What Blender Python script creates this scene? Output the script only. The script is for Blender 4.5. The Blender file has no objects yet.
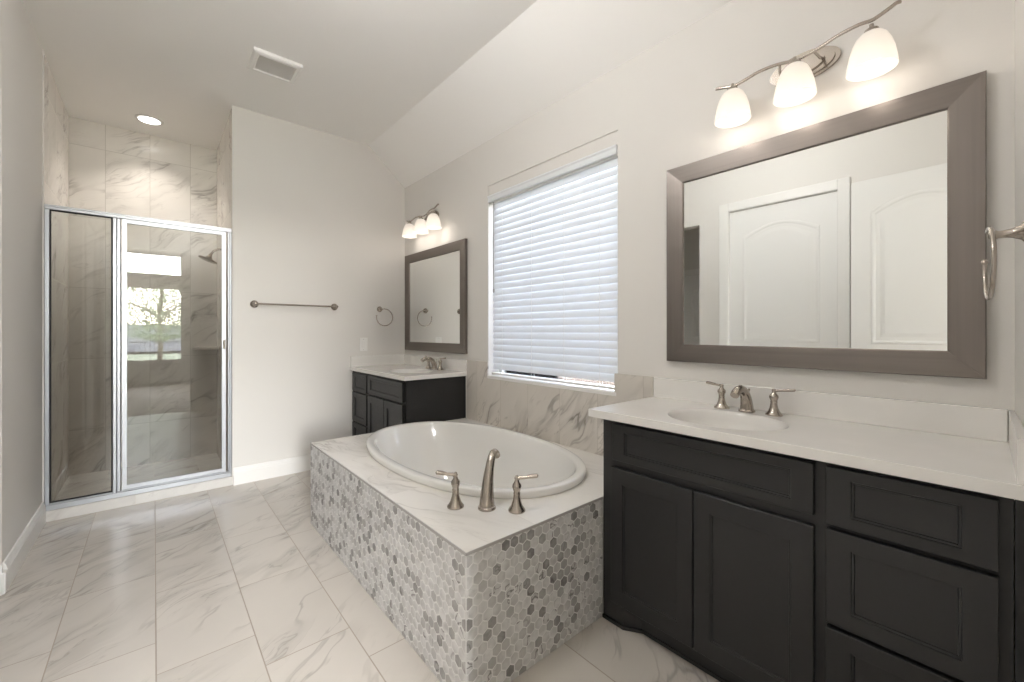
import bpy, bmesh, math, random
from mathutils import Vector, Matrix

random.seed(7)
SC = bpy.context.scene
COL = SC.collection
PI = math.pi

# ------------------------------------------------------------------ camera, world, exposure
CAM_H, YAW, FPX = 1.22, 0.7075, 418.565
cam_data = bpy.data.cameras.new('camera')
cam = bpy.data.objects.new('camera', cam_data)
COL.objects.link(cam)
cam.location = (0, 0, CAM_H)
cam.rotation_euler = (PI / 2, 0, -YAW)
cam_data.sensor_width = 36
cam_data.lens = FPX * 36 / 1024
cam_data.shift_y = -(341 - 331.37) / 1024
cam_data.clip_start = 0.02
SC.camera = cam

SC.view_settings.view_transform = 'Standard'
SC.view_settings.look = 'None'
SC.view_settings.gamma = 1
SC.view_settings.use_curve_mapping = False
SC.view_settings.exposure = 0.36
SC.cycles.max_bounces = 14
SC.cycles.diffuse_bounces = 10
SC.cycles.glossy_bounces = 6
SC.cycles.transmission_bounces = 8
SC.cycles.transparent_max_bounces = 10
SC.cycles.sample_clamp_indirect = 6
SC.cycles.caustics_reflective = False
SC.cycles.caustics_refractive = False

world = bpy.data.worlds.new('sky')
SC.world = world
world.use_nodes = True
wn = world.node_tree
sky = wn.nodes.new('ShaderNodeTexSky')
sky.sky_type = 'NISHITA'
sky.sun_disc = False
sky.sun_elevation = math.radians(48)
sky.sun_rotation = math.radians(200)
sky.air_density = 1.0
sky.dust_density = 2.5
bgn = wn.nodes['Background']
bgn.inputs[1].default_value = 8.0
hsv = wn.nodes.new('ShaderNodeHueSaturation')
hsv.inputs['Saturation'].default_value = 0.45
wn.links.new(sky.outputs[0], hsv.inputs['Color'])
wn.links.new(hsv.outputs[0], bgn.inputs[0])

LAMP_W = 0.42          # one vanity bulb
CAN_W = 3.5          # shower can
BED_W = 60.0         # added fill lamp in the bedroom, out of view
PORTALS = True

# ------------------------------------------------------------------ measured room, metres
R = 1.947       # wall with mirrors and window
D = 3.9626      # wall with towel bar
L = -0.54       # left wall
ZC = 3.013      # flat ceiling
XC, ZW = 1.577, 2.683   # where the ceiling starts to slope / height where it meets the mirror wall
XS = 0.478      # right side of the shower recess
YB = 5.05       # back of the shower
TX, TY0, TY1, TZ = 0.756, 1.11, 2.857, 0.512   # tub surround
WTILT = 0.032   # the doorway wall is slightly out of square


def fw(x):
    return -0.026 - (R - x) * WTILT


# ------------------------------------------------------------------ node helper
class NT:
    def __init__(self, name):
        self.m = bpy.data.materials.new(name)
        self.m.use_nodes = True
        self.t = self.m.node_tree
        self.t.nodes.clear()
        self.out = self.t.nodes.new('ShaderNodeOutputMaterial')

    def n(self, typ, **kw):
        nd = self.t.nodes.new(typ)
        for k, v in kw.items():
            setattr(nd, k, v)
        return nd

    def put(self, sock, v):
        if isinstance(v, bpy.types.NodeSocket):
            self.t.links.new(v, sock)
        elif v is not None:
            sock.default_value = v

    def math(self, op, a, b=None, c=None, clamp=False):
        nd = self.n('ShaderNodeMath', operation=op)
        nd.use_clamp = clamp
        self.put(nd.inputs[0], a)
        if b is not None:
            self.put(nd.inputs[1], b)
        if c is not None:
            self.put(nd.inputs[2], c)
        return nd.outputs[0]

    def comb(self, x, y, z):
        nd = self.n('ShaderNodeCombineXYZ')
        for i, v in enumerate((x, y, z)):
            self.put(nd.inputs[i], v)
        return nd.outputs[0]

    def sep(self, v):
        nd = self.n('ShaderNodeSeparateXYZ')
        self.put(nd.inputs[0], v)
        return nd.outputs

    def vadd(self, a, b):
        nd = self.n('ShaderNodeVectorMath', operation='ADD')
        self.put(nd.inputs[0], a)
        self.put(nd.inputs[1], b)
        return nd.outputs[0]

    def noise(self, vec, scale, detail=3, rough=0.5, dist=0.0):
        nd = self.n('ShaderNodeTexNoise')
        self.put(nd.inputs['Vector'], vec)
        nd.inputs['Scale'].default_value = scale
        nd.inputs['Detail'].default_value = detail
        nd.inputs['Roughness'].default_value = rough
        nd.inputs['Distortion'].default_value = dist
        return nd.outputs['Fac']

    def ramp(self, v, a, b, lo=0.0, hi=1.0, smooth=True):
        nd = self.n('ShaderNodeMapRange')
        nd.interpolation_type = 'SMOOTHSTEP' if smooth else 'LINEAR'
        self.put(nd.inputs['Value'], v)
        nd.inputs['From Min'].default_value = a
        nd.inputs['From Max'].default_value = b
        nd.inputs['To Min'].default_value = lo
        nd.inputs['To Max'].default_value = hi
        return nd.outputs['Result']

    def mix(self, f, a, b):
        nd = self.n('ShaderNodeMix', data_type='RGBA')
        self.put(nd.inputs[0], f)
        for s, v in ((nd.inputs[6], a), (nd.inputs[7], b)):
            if isinstance(v, tuple) and len(v) == 3:
                v = (*v, 1)
            self.put(s, v)
        return nd.outputs[2]

    def pos(self):
        return self.n('ShaderNodeNewGeometry').outputs['Position']

    def bsdf(self, col, rough=0.5, metal=0.0, spec=0.5, bump=None, bstr=0.1, bdist=0.002, coat=0.0, **kw):
        p = self.n('ShaderNodeBsdfPrincipled')
        if isinstance(col, tuple) and len(col) == 3:
            col = (*col, 1)
        self.put(p.inputs['Base Color'], col)
        self.put(p.inputs['Roughness'], rough)
        self.put(p.inputs['Metallic'], metal)
        self.put(p.inputs['Specular IOR Level'], spec)
        p.inputs['Coat Weight'].default_value = coat
        p.inputs['Coat Roughness'].default_value = 0.08
        for k, v in kw.items():
            self.put(p.inputs[k.replace('_', ' ')], v)
        if bump is not None:
            b = self.n('ShaderNodeBump')
            b.inputs['Strength'].default_value = bstr
            b.inputs['Distance'].default_value = bdist
            self.put(b.inputs['Height'], bump)
            self.t.links.new(b.outputs[0], p.inputs['Normal'])
        return p.outputs[0]

    def fin(self, sh):
        self.t.links.new(sh, self.out.inputs['Surface'])
        return self.m


def paint(name, col, rough=0.6, texture=0.0, scale=180):
    t = NT(name)
    if texture:
        h = t.noise(t.pos(), scale, 3, 0.6)
        return t.fin(t.bsdf(col, rough, spec=0.3, bump=h, bstr=texture, bdist=0.003))
    h = t.noise(t.pos(), 60, 2)
    return t.fin(t.bsdf(col, t.ramp(h, 0.3, 0.7, rough - 0.03, rough + 0.03), spec=0.4))


def metal(name, col, rough=0.28, streak=None):
    t = NT(name)
    p = t.pos()
    if streak:
        s = t.sep(p)
        v = t.comb(*[t.math('MULTIPLY', s[i], streak[i]) for i in range(3)])
        h = t.noise(v, 1.0, 2, 0.5)
        r = t.ramp(h, 0.3, 0.7, rough - 0.06, rough + 0.08)
        c = t.mix(t.ramp(h, 0.3, 0.7), tuple(x * 0.93 for x in col), tuple(min(1, x * 1.05) for x in col))
        return t.fin(t.bsdf(c, r, 1.0))
    return t.fin(t.bsdf(col, rough, 1.0))


def marble(name, axes, W=None, LEN=None, u0=0.0, v0=0.0, shift=0.0, ang=0.6, base=(0.80, 0.775, 0.74),
           vein=(0.40, 0.37, 0.345), grout=(0.56, 0.52, 0.47), gw=0.0030, rough=0.22, amount=1.0, seed=0.0):
    """veined porcelain; axes = the two world axes the tile pattern lies in"""
    t = NT(name)
    s = t.sep(t.pos())
    a, b = s[axes[0]], s[axes[1]]
    if W:
        u = t.math('DIVIDE', t.math('SUBTRACT', a, u0), W)
        cu = t.math('FLOOR', u)
        v = t.math('DIVIDE', t.math('SUBTRACT', t.math('SUBTRACT', b, v0), t.math('MULTIPLY', cu, shift)), LEN)
        cv = t.math('FLOOR', v)
        fu = t.math('FRACT', u)
        fv = t.math('FRACT', v)
        du = t.math('MULTIPLY', t.math('MINIMUM', fu, t.math('SUBTRACT', 1.0, fu)), W)
        dv = t.math('MULTIPLY', t.math('MINIMUM', fv, t.math('SUBTRACT', 1.0, fv)), LEN)
        edge = t.math('MINIMUM', du, dv)
        gm = t.ramp(edge, gw * 0.35, gw * 0.75, 1.0, 0.0)
        wn_ = t.n('ShaderNodeTexWhiteNoise', noise_dimensions='3D')
        t.put(wn_.inputs['Vector'], t.comb(cu, cv, seed))
        rs = t.sep(wn_.outputs['Color'])
        a = t.math('ADD', a, t.math('MULTIPLY', rs[0], 31.0))
        b = t.math('ADD', b, t.math('MULTIPLY', rs[1], 27.0))
        tone = t.ramp(rs[2], 0, 1, 0.965, 1.03, smooth=False)
    else:
        gm = None
        edge = None
        tone = None
        a = t.math('ADD', a, seed)
    ca, sa = math.cos(ang), math.sin(ang)
    al = t.math('ADD', t.math('MULTIPLY', a, ca), t.math('MULTIPLY', b, sa))
    ac = t.math('SUBTRACT', t.math('MULTIPLY', b, ca), t.math('MULTIPLY', a, sa))
    # warp
    wp = t.noise(t.comb(al, ac, 3.1), 2.2, 3, 0.5)
    acw = t.math('ADD', ac, t.math('MULTIPLY', t.math('SUBTRACT', wp, 0.5), 0.28))
    v1 = t.comb(t.math('MULTIPLY', al, 0.9), t.math('MULTIPLY', acw, 4.4), 0.0)
    n1 = t.noise(v1, 1.05, 3.5, 0.55, 0.25)
    r1 = t.math('ABSOLUTE', t.math('SUBTRACT', n1, 0.5))
    line1 = t.ramp(r1, 0.0, 0.020, 1.0, 0.0)
    soft1 = t.ramp(r1, 0.0, 0.085, 1.0, 0.0)
    v2 = t.comb(t.math('MULTIPLY', al, 1.7), t.math('MULTIPLY', acw, 9.0), 5.0)
    n2 = t.noise(v2, 1.1, 4, 0.6, 0.4)
    r2 = t.math('ABSOLUTE', t.math('SUBTRACT', n2, 0.5))
    line2 = t.ramp(r2, 0.0, 0.016, 1.0, 0.0)
    mask = t.ramp(t.noise(t.comb(al, ac, 9.0), 2.1, 2), 0.42, 0.62)
    m2 = t.ramp(t.noise(t.comb(t.math('MULTIPLY', al, .8), ac, 14.0), 3.3, 2), 0.45, 0.68)
    f = t.math('ADD', t.math('MULTIPLY', t.math('MULTIPLY', line1, m2), 0.55 * amount),
               t.math('MULTIPLY', t.math('MULTIPLY', soft1, mask), 0.30 * amount))
    f = t.math('ADD', f, t.math('MULTIPLY', t.math('MULTIPLY', line2, mask), 0.38 * amount), clamp=True)
    cloud = t.noise(t.comb(al, t.math('MULTIPLY', acw, 2.0), 20.0), 2.0, 3)
    col = t.mix(t.ramp(cloud, 0.3, 0.7), base, tuple(x * 0.955 for x in base))
    col = t.mix(f, col, vein)
    if tone is not None:
        vm = t.n('ShaderNodeVectorMath', operation='SCALE')
        t.put(vm.inputs[0], col)
        t.put(vm.inputs['Scale'], tone)
        col = vm.outputs[0]
        col = t.mix(gm, col, grout)
        rg = t.ramp(gm, 0, 1, rough, 0.8)
        return t.fin(t.bsdf(col, rg, spec=0.5, bump=t.math('SUBTRACT', 1.0, gm), bstr=0.35, bdist=0.001))
    return t.fin(t.bsdf(col, rough, spec=0.5))


M = {}
M['wall'] = paint('warm grey wall paint', (0.73, 0.71, 0.68), 0.62, 0.10, 150)
M['ceil'] = paint('ceiling paint', (0.90, 0.888, 0.868), 0.7, 0.10, 120)
M['white'] = paint('white trim paint', (0.82, 0.81, 0.79), 0.35)
M['doorw'] = paint('white door paint', (0.80, 0.795, 0.78), 0.4)
M['cab'] = paint('charcoal cabinet paint', (0.0185, 0.0185, 0.019), 0.42)
M['cabin'] = paint('cabinet shadow paint', (0.012, 0.012, 0.012), 0.6)
M['black'] = paint('black rubber', (0.008, 0.008, 0.009), 0.5)
M['plastic'] = paint('white plastic', (0.84, 0.83, 0.81), 0.35)
M['carpet'] = paint('bedroom carpet', (0.36, 0.33, 0.30), 0.95, 0.4, 400)
M['acrylic'] = NT('glossy tub acrylic')
M['acrylic'] = M['acrylic'].fin(M['acrylic'].bsdf((0.80, 0.79, 0.765), 0.12, spec=0.5, coat=0.4))
_t = NT('cultured marble counter')
_h = _t.noise(_t.pos(), 5, 3)
M['counter'] = _t.fin(_t.bsdf(_t.mix(_t.ramp(_h, .35, .65), (0.80, 0.785, 0.76), (0.77, 0.755, 0.73)), 0.16, spec=0.5, coat=0.2))
M['nickel'] = metal('brushed nickel', (0.44, 0.395, 0.35), 0.24)
M['chrome'] = metal('satin aluminium', (0.40, 0.41, 0.43), 0.36)
M['chromeh'] = M['chrome']
M['pewter_h'] = metal('brushed pewter frame', (0.215, 0.190, 0.173), 0.36, (60, 1.2, 60))
M['pewter_v'] = metal('brushed pewter frame upright', (0.215, 0.190, 0.173), 0.36, (60, 60, 1.2))
M['trimmetal'] = paint('grey edge trim', (0.42, 0.41, 0.40), 0.4)

FA = 1.06
M['floor'] = marble('floor porcelain', (0, 1), 0.3035, 0.61, u0=-0.298 - 0.3035 * 4, v0=2.355 - 0.61 * 6, shift=-0.2033,
                    ang=0.62, seed=1.0, base=(0.63, 0.59, 0.54), vein=(0.33, 0.305, 0.275), grout=(0.37, 0.32, 0.27),
                    gw=0.0042, rough=0.24, amount=1.0)
M['sh_xz'] = marble('shower wall porcelain', (0, 2), 0.2925, 0.60, u0=-0.028, v0=0.39, ang=0.55, seed=2.0,
                    base=(0.82, 0.79, 0.75), grout=(0.52, 0.49, 0.45), gw=0.003)
M['sh_yz'] = marble('shower side porcelain', (1, 2), 0.2925, 0.60, u0=5.05, v0=0.39, ang=0.55, seed=3.0,
                    base=(0.82, 0.79, 0.75), grout=(0.52, 0.49, 0.45), gw=0.003)
M['splash'] = marble('tub splash porcelain', (1, 2), 0.2955, 0.61, u0=1.212, v0=0.377, ang=-0.85, seed=4.0,
                     base=(0.67, 0.63, 0.58), vein=(0.27, 0.245, 0.22), grout=(0.46, 0.42, 0.37), gw=0.0028, amount=1.35)
M['deck'] = marble('tub deck porcelain', (0, 1), 0.61, 0.61, u0=0.756 - 0.305, v0=1.11, ang=1.9, seed=5.0, shift=0.3,
                   base=(0.80, 0.775, 0.735), grout=(0.58, 0.55, 0.51), gw=0.0022, amount=0.7)
M['curb'] = marble('shower curb porcelain', (0, 2), 0.61, 2.0, u0=-0.1, v0=-1, ang=0.6, seed=6.0, gw=0.002, base=(0.66, 0.64, 0.61))
M['shfloor'] = marble('shower floor porcelain', (0, 1), 0.3, 0.3, u0=0, v0=0, ang=0.6, seed=7.0, gw=0.003)

# hexagon mosaic: the tone of each tile is a face attribute, veins come from noise
_t = NT('hexagon marble mosaic')
_at = _t.n('ShaderNodeAttribute', attribute_name='tone')
_at2 = _t.n('ShaderNodeAttribute', attribute_name='turn')
_p = _t.pos()
_off = _t.vadd(_p, _t.comb(_t.math('MULTIPLY', _at.outputs['Fac'], 17.0), _t.math('MULTIPLY', _at2.outputs['Fac'], 23.0), 0.0))
_n = _t.noise(_off, 13, 2, 0.5, 0.8)
_r = _t.math('ABSOLUTE', _t.math('SUBTRACT', _n, 0.5))
_ln = _t.ramp(_r, 0.0, 0.03, 1.0, 0.0)
_cl = _t.noise(_off, 22, 2, 0.6)
_lt = _t.mix(_t.ramp(_cl, 0.3, 0.7), (0.68, 0.675, 0.665), (0.54, 0.535, 0.53))
_dk = _t.mix(_t.ramp(_cl, 0.3, 0.7), (0.15, 0.145, 0.14), (0.33, 0.32, 0.31))
_dark = _t.ramp(_at.outputs['Fac'], 0.52, 1.03, 0.0, 1.0)
_c = _t.mix(_dark, _lt, _dk)
_sp = _t.ramp(_at2.outputs['Fac'], 0.72, 0.95)
_c = _t.mix(_t.math('MULTIPLY', _t.ramp(_t.noise(_off, 9, 2, 0.5, 1.2), 0.45, 0.65), 0.35), _c, (0.30, 0.29, 0.275))
_c = _t.mix(_t.math('MULTIPLY', _t.math('MULTIPLY', _ln, _sp), 0.85), _c, (0.11, 0.10, 0.095))
M['hex'] = _t.fin(_t.bsdf(_c, 0.34, spec=0.5))
M['hexgrout'] = paint('mosaic grout', (0.74, 0.735, 0.72), 0.85)

_t = NT('mirror silver')
M['mirror'] = _t.fin(_t.bsdf((0.90, 0.915, 0.90), 0.008, 1.0))

_t = NT('clear shower glass')
_g = _t.n('ShaderNodeBsdfGlass')
_g.inputs['Color'].default_value = (0.90, 0.91, 0.90, 1)
_g.inputs['Roughness'].default_value = 0.0
_g.inputs['IOR'].default_value = 1.52
M['glass'] = _t.fin(_g.outputs[0])

_t = NT('window glass')
_g = _t.n('ShaderNodeBsdfTransparent')
_gl = _t.n('ShaderNodeBsdfGlossy')
_gl.inputs['Roughness'].default_value = 0.02
_mx = _t.n('ShaderNodeMixShader')
_fr = _t.n('ShaderNodeFresnel')
_fr.inputs[0].default_value = 1.45
_t.t.links.new(_fr.outputs[0], _mx.inputs[0])
_t.t.links.new(_g.outputs[0], _mx.inputs[1])
_t.t.links.new(_gl.outputs[0], _mx.inputs[2])
M['pane'] = _t.fin(_mx.outputs[0])

_t = NT('translucent blind slat')
_d = _t.bsdf((0.86, 0.88, 0.90), 0.4, spec=0.4)
_tr = _t.n('ShaderNodeBsdfTranslucent')
_tr.inputs[0].default_value = (0.86, 0.89, 0.94, 1)
_mx = _t.n('ShaderNodeMixShader')
_mx.inputs[0].default_value = 0.14
_t.t.links.new(_d, _mx.inputs[1])
_t.t.links.new(_tr.outputs[0], _mx.inputs[2])
M['slat'] = _t.fin(_mx.outputs[0])

_t = NT('lit frosted glass shade')
_d = _t.bsdf((0.78, 0.76, 0.73), 0.25, spec=0.5)
_tr = _t.n('ShaderNodeBsdfTranslucent')
_tr.inputs[0].default_value = (0.80, 0.77, 0.73, 1)
_mx = _t.n('ShaderNodeMixShader')
_mx.inputs[0].default_value = 0.6
_t.t.links.new(_d, _mx.inputs[1])
_t.t.links.new(_tr.outputs[0], _mx.inputs[2])
_em = _t.n('ShaderNodeEmission')
_em.inputs[0].default_value = (1.0, 0.93, 0.86, 1)
_em.inputs[1].default_value = 0.13
_ad = _t.n('ShaderNodeAddShader')
_t.t.links.new(_mx.outputs[0], _ad.inputs[0])
_t.t.links.new(_em.outputs[0], _ad.inputs[1])
M['shade'] = _t.fin(_ad.outputs[0])


def emis(name, col, s):
    t = NT(name)
    e = t.n('ShaderNodeEmission')
    e.inputs[0].default_value = (*col, 1)
    e.inputs[1].default_value = s
    return t.fin(e.outputs[0])


M['bulb'] = emis('lit bulb', (1.0, 0.95, 0.88), 1.5)
M['can'] = emis('lit downlight lens', (1.0, 0.96, 0.90), 9.0)
M['dome'] = emis('added fill globe glow', (1.0, 0.985, 0.965), 44.0)  # glow of the added globe, out of view
M['bed_fill'] = emis('added bedroom fill glow', (1.0, 0.95, 0.9), 4.0)  # glow of the lamp added in the bedroom

_t = NT('lawn')
_h = _t.noise(_t.pos(), 6, 4)
M['lawn'] = _t.fin(_t.bsdf(_t.mix(_t.ramp(_h, .3, .7), (0.22, 0.24, 0.16), (0.30, 0.32, 0.22)), 0.95))
_t = NT('tree leaves')
_h = _t.noise(_t.pos(), 3, 4)
M['leaf'] = _t.fin(_t.bsdf(_t.mix(_t.ramp(_h, .3, .7), (0.22, 0.27, 0.16), (0.36, 0.42, 0.28)), 0.7))
_t = NT('tree bark')
_h = _t.noise(_t.pos(), 30, 4)
M['bark'] = _t.fin(_t.bsdf(_t.mix(_t.ramp(_h, .3, .7), (0.10, 0.075, 0.05), (0.17, 0.13, 0.10)), 0.9))
_t = NT('brown fence boards')
_s = _t.sep(_t.pos())
_h = _t.noise(_t.comb(_t.math('MULTIPLY', _s[0], 12.), _t.math('MULTIPLY', _s[1], 12.), _s[2]), 2, 4)
M['fencewood'] = _t.fin(_t.bsdf(_t.mix(_t.ramp(_h, .3, .7), (0.020, 0.012, 0.008), (0.034, 0.021, 0.014)), 0.8))
_t = NT('brick wall')
_b = _t.n('ShaderNodeTexBrick')
_b.inputs['Scale'].default_value = 4
_b.inputs['Color1'].default_value = (0.35, 0.25, 0.20, 1)
_b.inputs['Color2'].default_value = (0.42, 0.33, 0.27, 1)
_b.inputs['Mortar'].default_value = (0.5, 0.47, 0.43, 1)
_s = _t.sep(_t.pos())
_t.put(_b.inputs['Vector'], _t.comb(_s[0], _s[2], 0.0))
M['brick'] = _t.fin(_t.bsdf(_b.outputs['Color'], 0.9))
M['shingle'] = paint('grey roof shingle', (0.12, 0.12, 0.13), 0.9, 0.3, 30)
M['ironfence'] = paint('black iron', (0.02, 0.02, 0.022), 0.5)


# ------------------------------------------------------------------ mesh helpers
class B:
    """collects shapes and links them as one mesh object"""

    def __init__(self):
        self.bm = bmesh.new()

    def face(self, vs):
        try:
            return self.bm.faces.new(vs)
        except ValueError:
            return None

    def box(self, x0, x1, y0, y1, z0, z1, bev=0.0, seg=1):
        x0, x1 = sorted((x0, x1))
        y0, y1 = sorted((y0, y1))
        z0, z1 = sorted((z0, z1))
        v = [self.bm.verts.new(c) for c in ((x0, y0, z0), (x1, y0, z0), (x1, y1, z0), (x0, y1, z0),
                                            (x0, y0, z1), (x1, y0, z1), (x1, y1, z1), (x0, y1, z1))]
        fs = [self.face([v[i] for i in q]) for q in ((0, 3, 2, 1), (4, 5, 6, 7), (0, 1, 5, 4), (1, 2, 6, 5), (2, 3, 7, 6), (3, 0, 4, 7))]
        if bev > 0:
            es = list({e for f in fs for e in f.edges})
            bmesh.ops.bevel(self.bm, geom=es, offset=bev, offset_type='OFFSET', segments=seg, profile=0.5, affect='EDGES')
        return self

    def loops(self, rings, close=True, cap0=True, cap1=True):
        """rings: list of lists of points, same count; quads between"""
        R_ = [[self.bm.verts.new(p) for p in r] for r in rings]
        n = len(R_[0])
        for a, b in zip(R_[:-1], R_[1:]):
            for i in range(n if close else n - 1):
                j = (i + 1) % n
                self.face([a[i], a[j], b[j], b[i]])
        if cap0:
            self.face(list(reversed(R_[0])))
        if cap1:
            self.face(R_[-1])
        return R_

    def lathe(self, prof, origin=(0, 0, 0), axis=(0, 0, 1), n=24, sx=1.0, sy=1.0, cap0=True, cap1=True):
        """prof: (radius, height) pairs along axis"""
        ax = Vector(axis).normalized()
        q = Vector((0, 0, 1)).rotation_difference(ax).to_matrix()
        o = Vector(origin)
        rings = []
        for r, h in prof:
            rings.append([o + q @ Vector((r * sx * math.cos(2 * PI * k / n), r * sy * math.sin(2 * PI * k / n), h)) for k in range(n)])
        self.loops(rings, True, cap0, cap1)
        return self

    def tube(self, pts, rad, n=12, up=(0, 0, 1), flat=1.0, caps=True):
        """sweep; rad scalar or list; flat squashes along 'up'"""
        pts = [Vector(p) for p in pts]
        if not isinstance(rad, (list, tuple)):
            rad = [rad] * len(pts)
        rings = []
        prev = None
        for i, p in enumerate(pts):
            a = pts[max(0, i - 1)]
            b = pts[min(len(pts) - 1, i + 1)]
            d = (b - a).normalized()
            u = Vector(up) if prev is None else prev
            u = (u - d * u.dot(d))
            if u.length < 1e-4:
                u = d.orthogonal()
            u.normalize()
            prev = u
            w = d.cross(u)
            f = flat[i] if isinstance(flat, (list, tuple)) else flat
            rings.append([p + (w * math.cos(2 * PI * k / n) + u * math.sin(2 * PI * k / n) * f) * rad[i] for k in range(n)])
        self.loops(rings, True, caps, caps)
        return self

    def ball(self, c, r, n=16, sz=1.0):
        prof = [(max(1e-4, r * math.sin(PI * k / 10)), -r * sz * math.cos(PI * k / 10)) for k in range(11)]
        return self.lathe(prof, c, (0, 0, 1), n)

    def prism(self, poly, h, origin=(0, 0, 0), ex=(1, 0, 0), ey=(0, 1, 0), ez=(0, 0, 1)):
        o, ex, ey, ez = Vector(origin), Vector(ex), Vector(ey), Vector(ez)
        r0 = [o + ex * x + ey * y for x, y in poly]
        r1 = [p + ez * h for p in r0]
        self.loops([r0, r1])
        return self

    def build(self, name, m, parent=None, smooth=0.0, loc=None):
        bmesh.ops.remove_doubles(self.bm, verts=self.bm.verts, dist=1e-6)
        bmesh.ops.recalc_face_normals(self.bm, faces=self.bm.faces)
        me = bpy.data.meshes.new(name)
        if loc is not None:
            bmesh.ops.translate(self.bm, verts=self.bm.verts, vec=-Vector(loc))
        self.bm.to_mesh(me)
        self.bm.free()
        if smooth:
            for p in me.polygons:
                p.use_smooth = True
            me.set_sharp_from_angle(angle=math.radians(smooth))
        me.materials.append(M[m] if isinstance(m, str) else m)
        o = bpy.data.objects.new(name, me)
        COL.objects.link(o)
        if parent is not None:
            o.parent = parent
            if loc is None:
                o.matrix_parent_inverse = Matrix.Identity(4)
                # vertices are given in world space: undo the parent's place
                o.matrix_basis = world_of(parent).inverted()
        if loc is not None and parent is None:
            o.location = loc
        return o


def world_of(o):
    m = o.matrix_basis.copy()
    p = o.parent
    while p is not None:
        m = p.matrix_basis @ m
        p = p.parent
    return m


def thing(name, label, cat, loc=(0, 0, 0), group=None):
    o = bpy.data.objects.new(name, None)
    COL.objects.link(o)
    o.location = loc
    o['label'] = label
    o['category'] = cat
    if group:
        o['group'] = group
    o.empty_display_size = 0.1
    return o


def tag(o, label=None, cat=None, group=None, kind=None):
    if label:
        o['label'] = label
    if cat:
        o['category'] = cat
    if group:
        o['group'] = group
    if kind:
        o['kind'] = kind
    return o


def struct(o, label=None, cat=None):
    o['kind'] = 'structure'
    if label:
        o['label'] = label
    if cat:
        o['category'] = cat
    return o


def snode(name, label, cat, loc=(0, 0, 0)):
    o = thing(name, label, cat, loc)
    o['kind'] = 'structure'
    return o


def panel(b, u0, u1, v0, v1, holes, mk):
    """fill a rectangle with boxes around rectangular holes; mk(u0,u1,v0,v1) adds one box"""
    us = sorted({u0, u1, *[h[0] for h in holes], *[h[1] for h in holes]})
    us = [u for u in us if u0 <= u <= u1]
    for a, c in zip(us[:-1], us[1:]):
        mid = (a + c) / 2
        cuts = sorted([(h[2], h[3]) for h in holes if h[0] < mid < h[1]])
        z = v0
        for lo, hi in cuts:
            if lo > z:
                mk(a, c, z, lo)
            z = max(z, hi)
        if z < v1:
            mk(a, c, z, v1)


def rect_rings(b, u0, u1, v0, v1, prof, P3, fill=True, back=True):
    """nested rectangles: prof = [(inset, depth)...]; P3(u,v,depth)->point"""
    rings = []
    for ins, dep in prof:
        rings.append([P3(u0 + ins, v0 + ins, dep), P3(u1 - ins, v0 + ins, dep), P3(u1 - ins, v1 - ins, dep), P3(u0 + ins, v1 - ins, dep)])
    b.loops(rings, True, back, fill)
    return b


# ------------------------------------------------------------------ room shell
b = B()
b.box(L - 1.8, R + 0.1, -0.14, D + 0.14, -0.06, 0)
struct(b.build('floor', 'floor'), 'veined porcelain plank tile floor of the bathroom', 'floor')
b = B()
b.box(L, XS, 4.10, YB, -0.06, 0.015)
struct(b.build('floor_shower', 'shfloor'), 'square tiled shower floor behind the glass', 'floor')

# mirror wall with window recess
WY0, WY1, WZ0, WZ1 = 1.378, 2.555, 0.8615, 2.335
b = B()
panel(b, -0.20, D + 0.14, 0, ZW + 0.12, [(WY0, WY1, WZ0, WZ1)], lambda a, c, e, f: b.box(R, R + 0.16, a, c, e, f))
b.box(R + 0.008, R + 0.16, WY0, WY1, 2.252, WZ1)
struct(b.build('wall_right', 'wall'), 'warm grey wall carrying mirrors and blinds', 'wall')

# back wall beside the shower, top follows the slope
b = B()
b.prism([(XS, 0), (R, 0), (R, ZW), (XC, ZC), (XS, ZC)], 0.13, (0, D, 0), (1, 0, 0), (0, 0, 1), (0, 1, 0))
struct(b.build('wall_back', 'wall'), 'warm grey wall carrying the towel bar', 'wall')

# flat and sloped ceiling
b = B()
sl = (ZC - ZW) / (R - XC)
b.prism([(L - 1.8, ZC), (XC, ZC), (R + 0.16, ZW - 0.16 * sl), (R + 0.16, ZC + 0.12), (L - 1.8, ZC + 0.12)], YB + 0.34,
        (0, -0.2, 0), (1, 0, 0), (0, 0, 1), (0, 1, 0))
struct(b.build('ceiling', 'ceil'), 'pale ceiling with a sloped strip above the window', 'ceiling')

# left wall: closet door opening, then plain opening to the toilet nook
b = B()
panel(b, -0.20, 3.02, 0, ZC, [(0.90, 1.785, 0, 2.42), (2.085, 3.02, 0, 2.35)], lambda a, c, e, f: b.box(L - 0.115, L, a, c, e, f))
# piece beyond the nook opening, with a rounded outer corner
poly = [(L - 0.115, D + 0.01), (L, D + 0.01)]
rr = 0.02
for k in range(7):
    a = k * PI / 12
    poly.append((L - rr + rr * math.cos(a), 3.02 + rr - rr * math.sin(a)))
for k in range(7):
    a = PI / 2 + k * PI / 12
    poly.append((L - 0.115 + rr + rr * math.cos(a), 3.02 + rr - rr * math.sin(a)))
b.prism(poly, ZC)
struct(b.build('wall_left', 'wall'), 'warm grey left wall with closet door and nook opening', 'wall')

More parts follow.
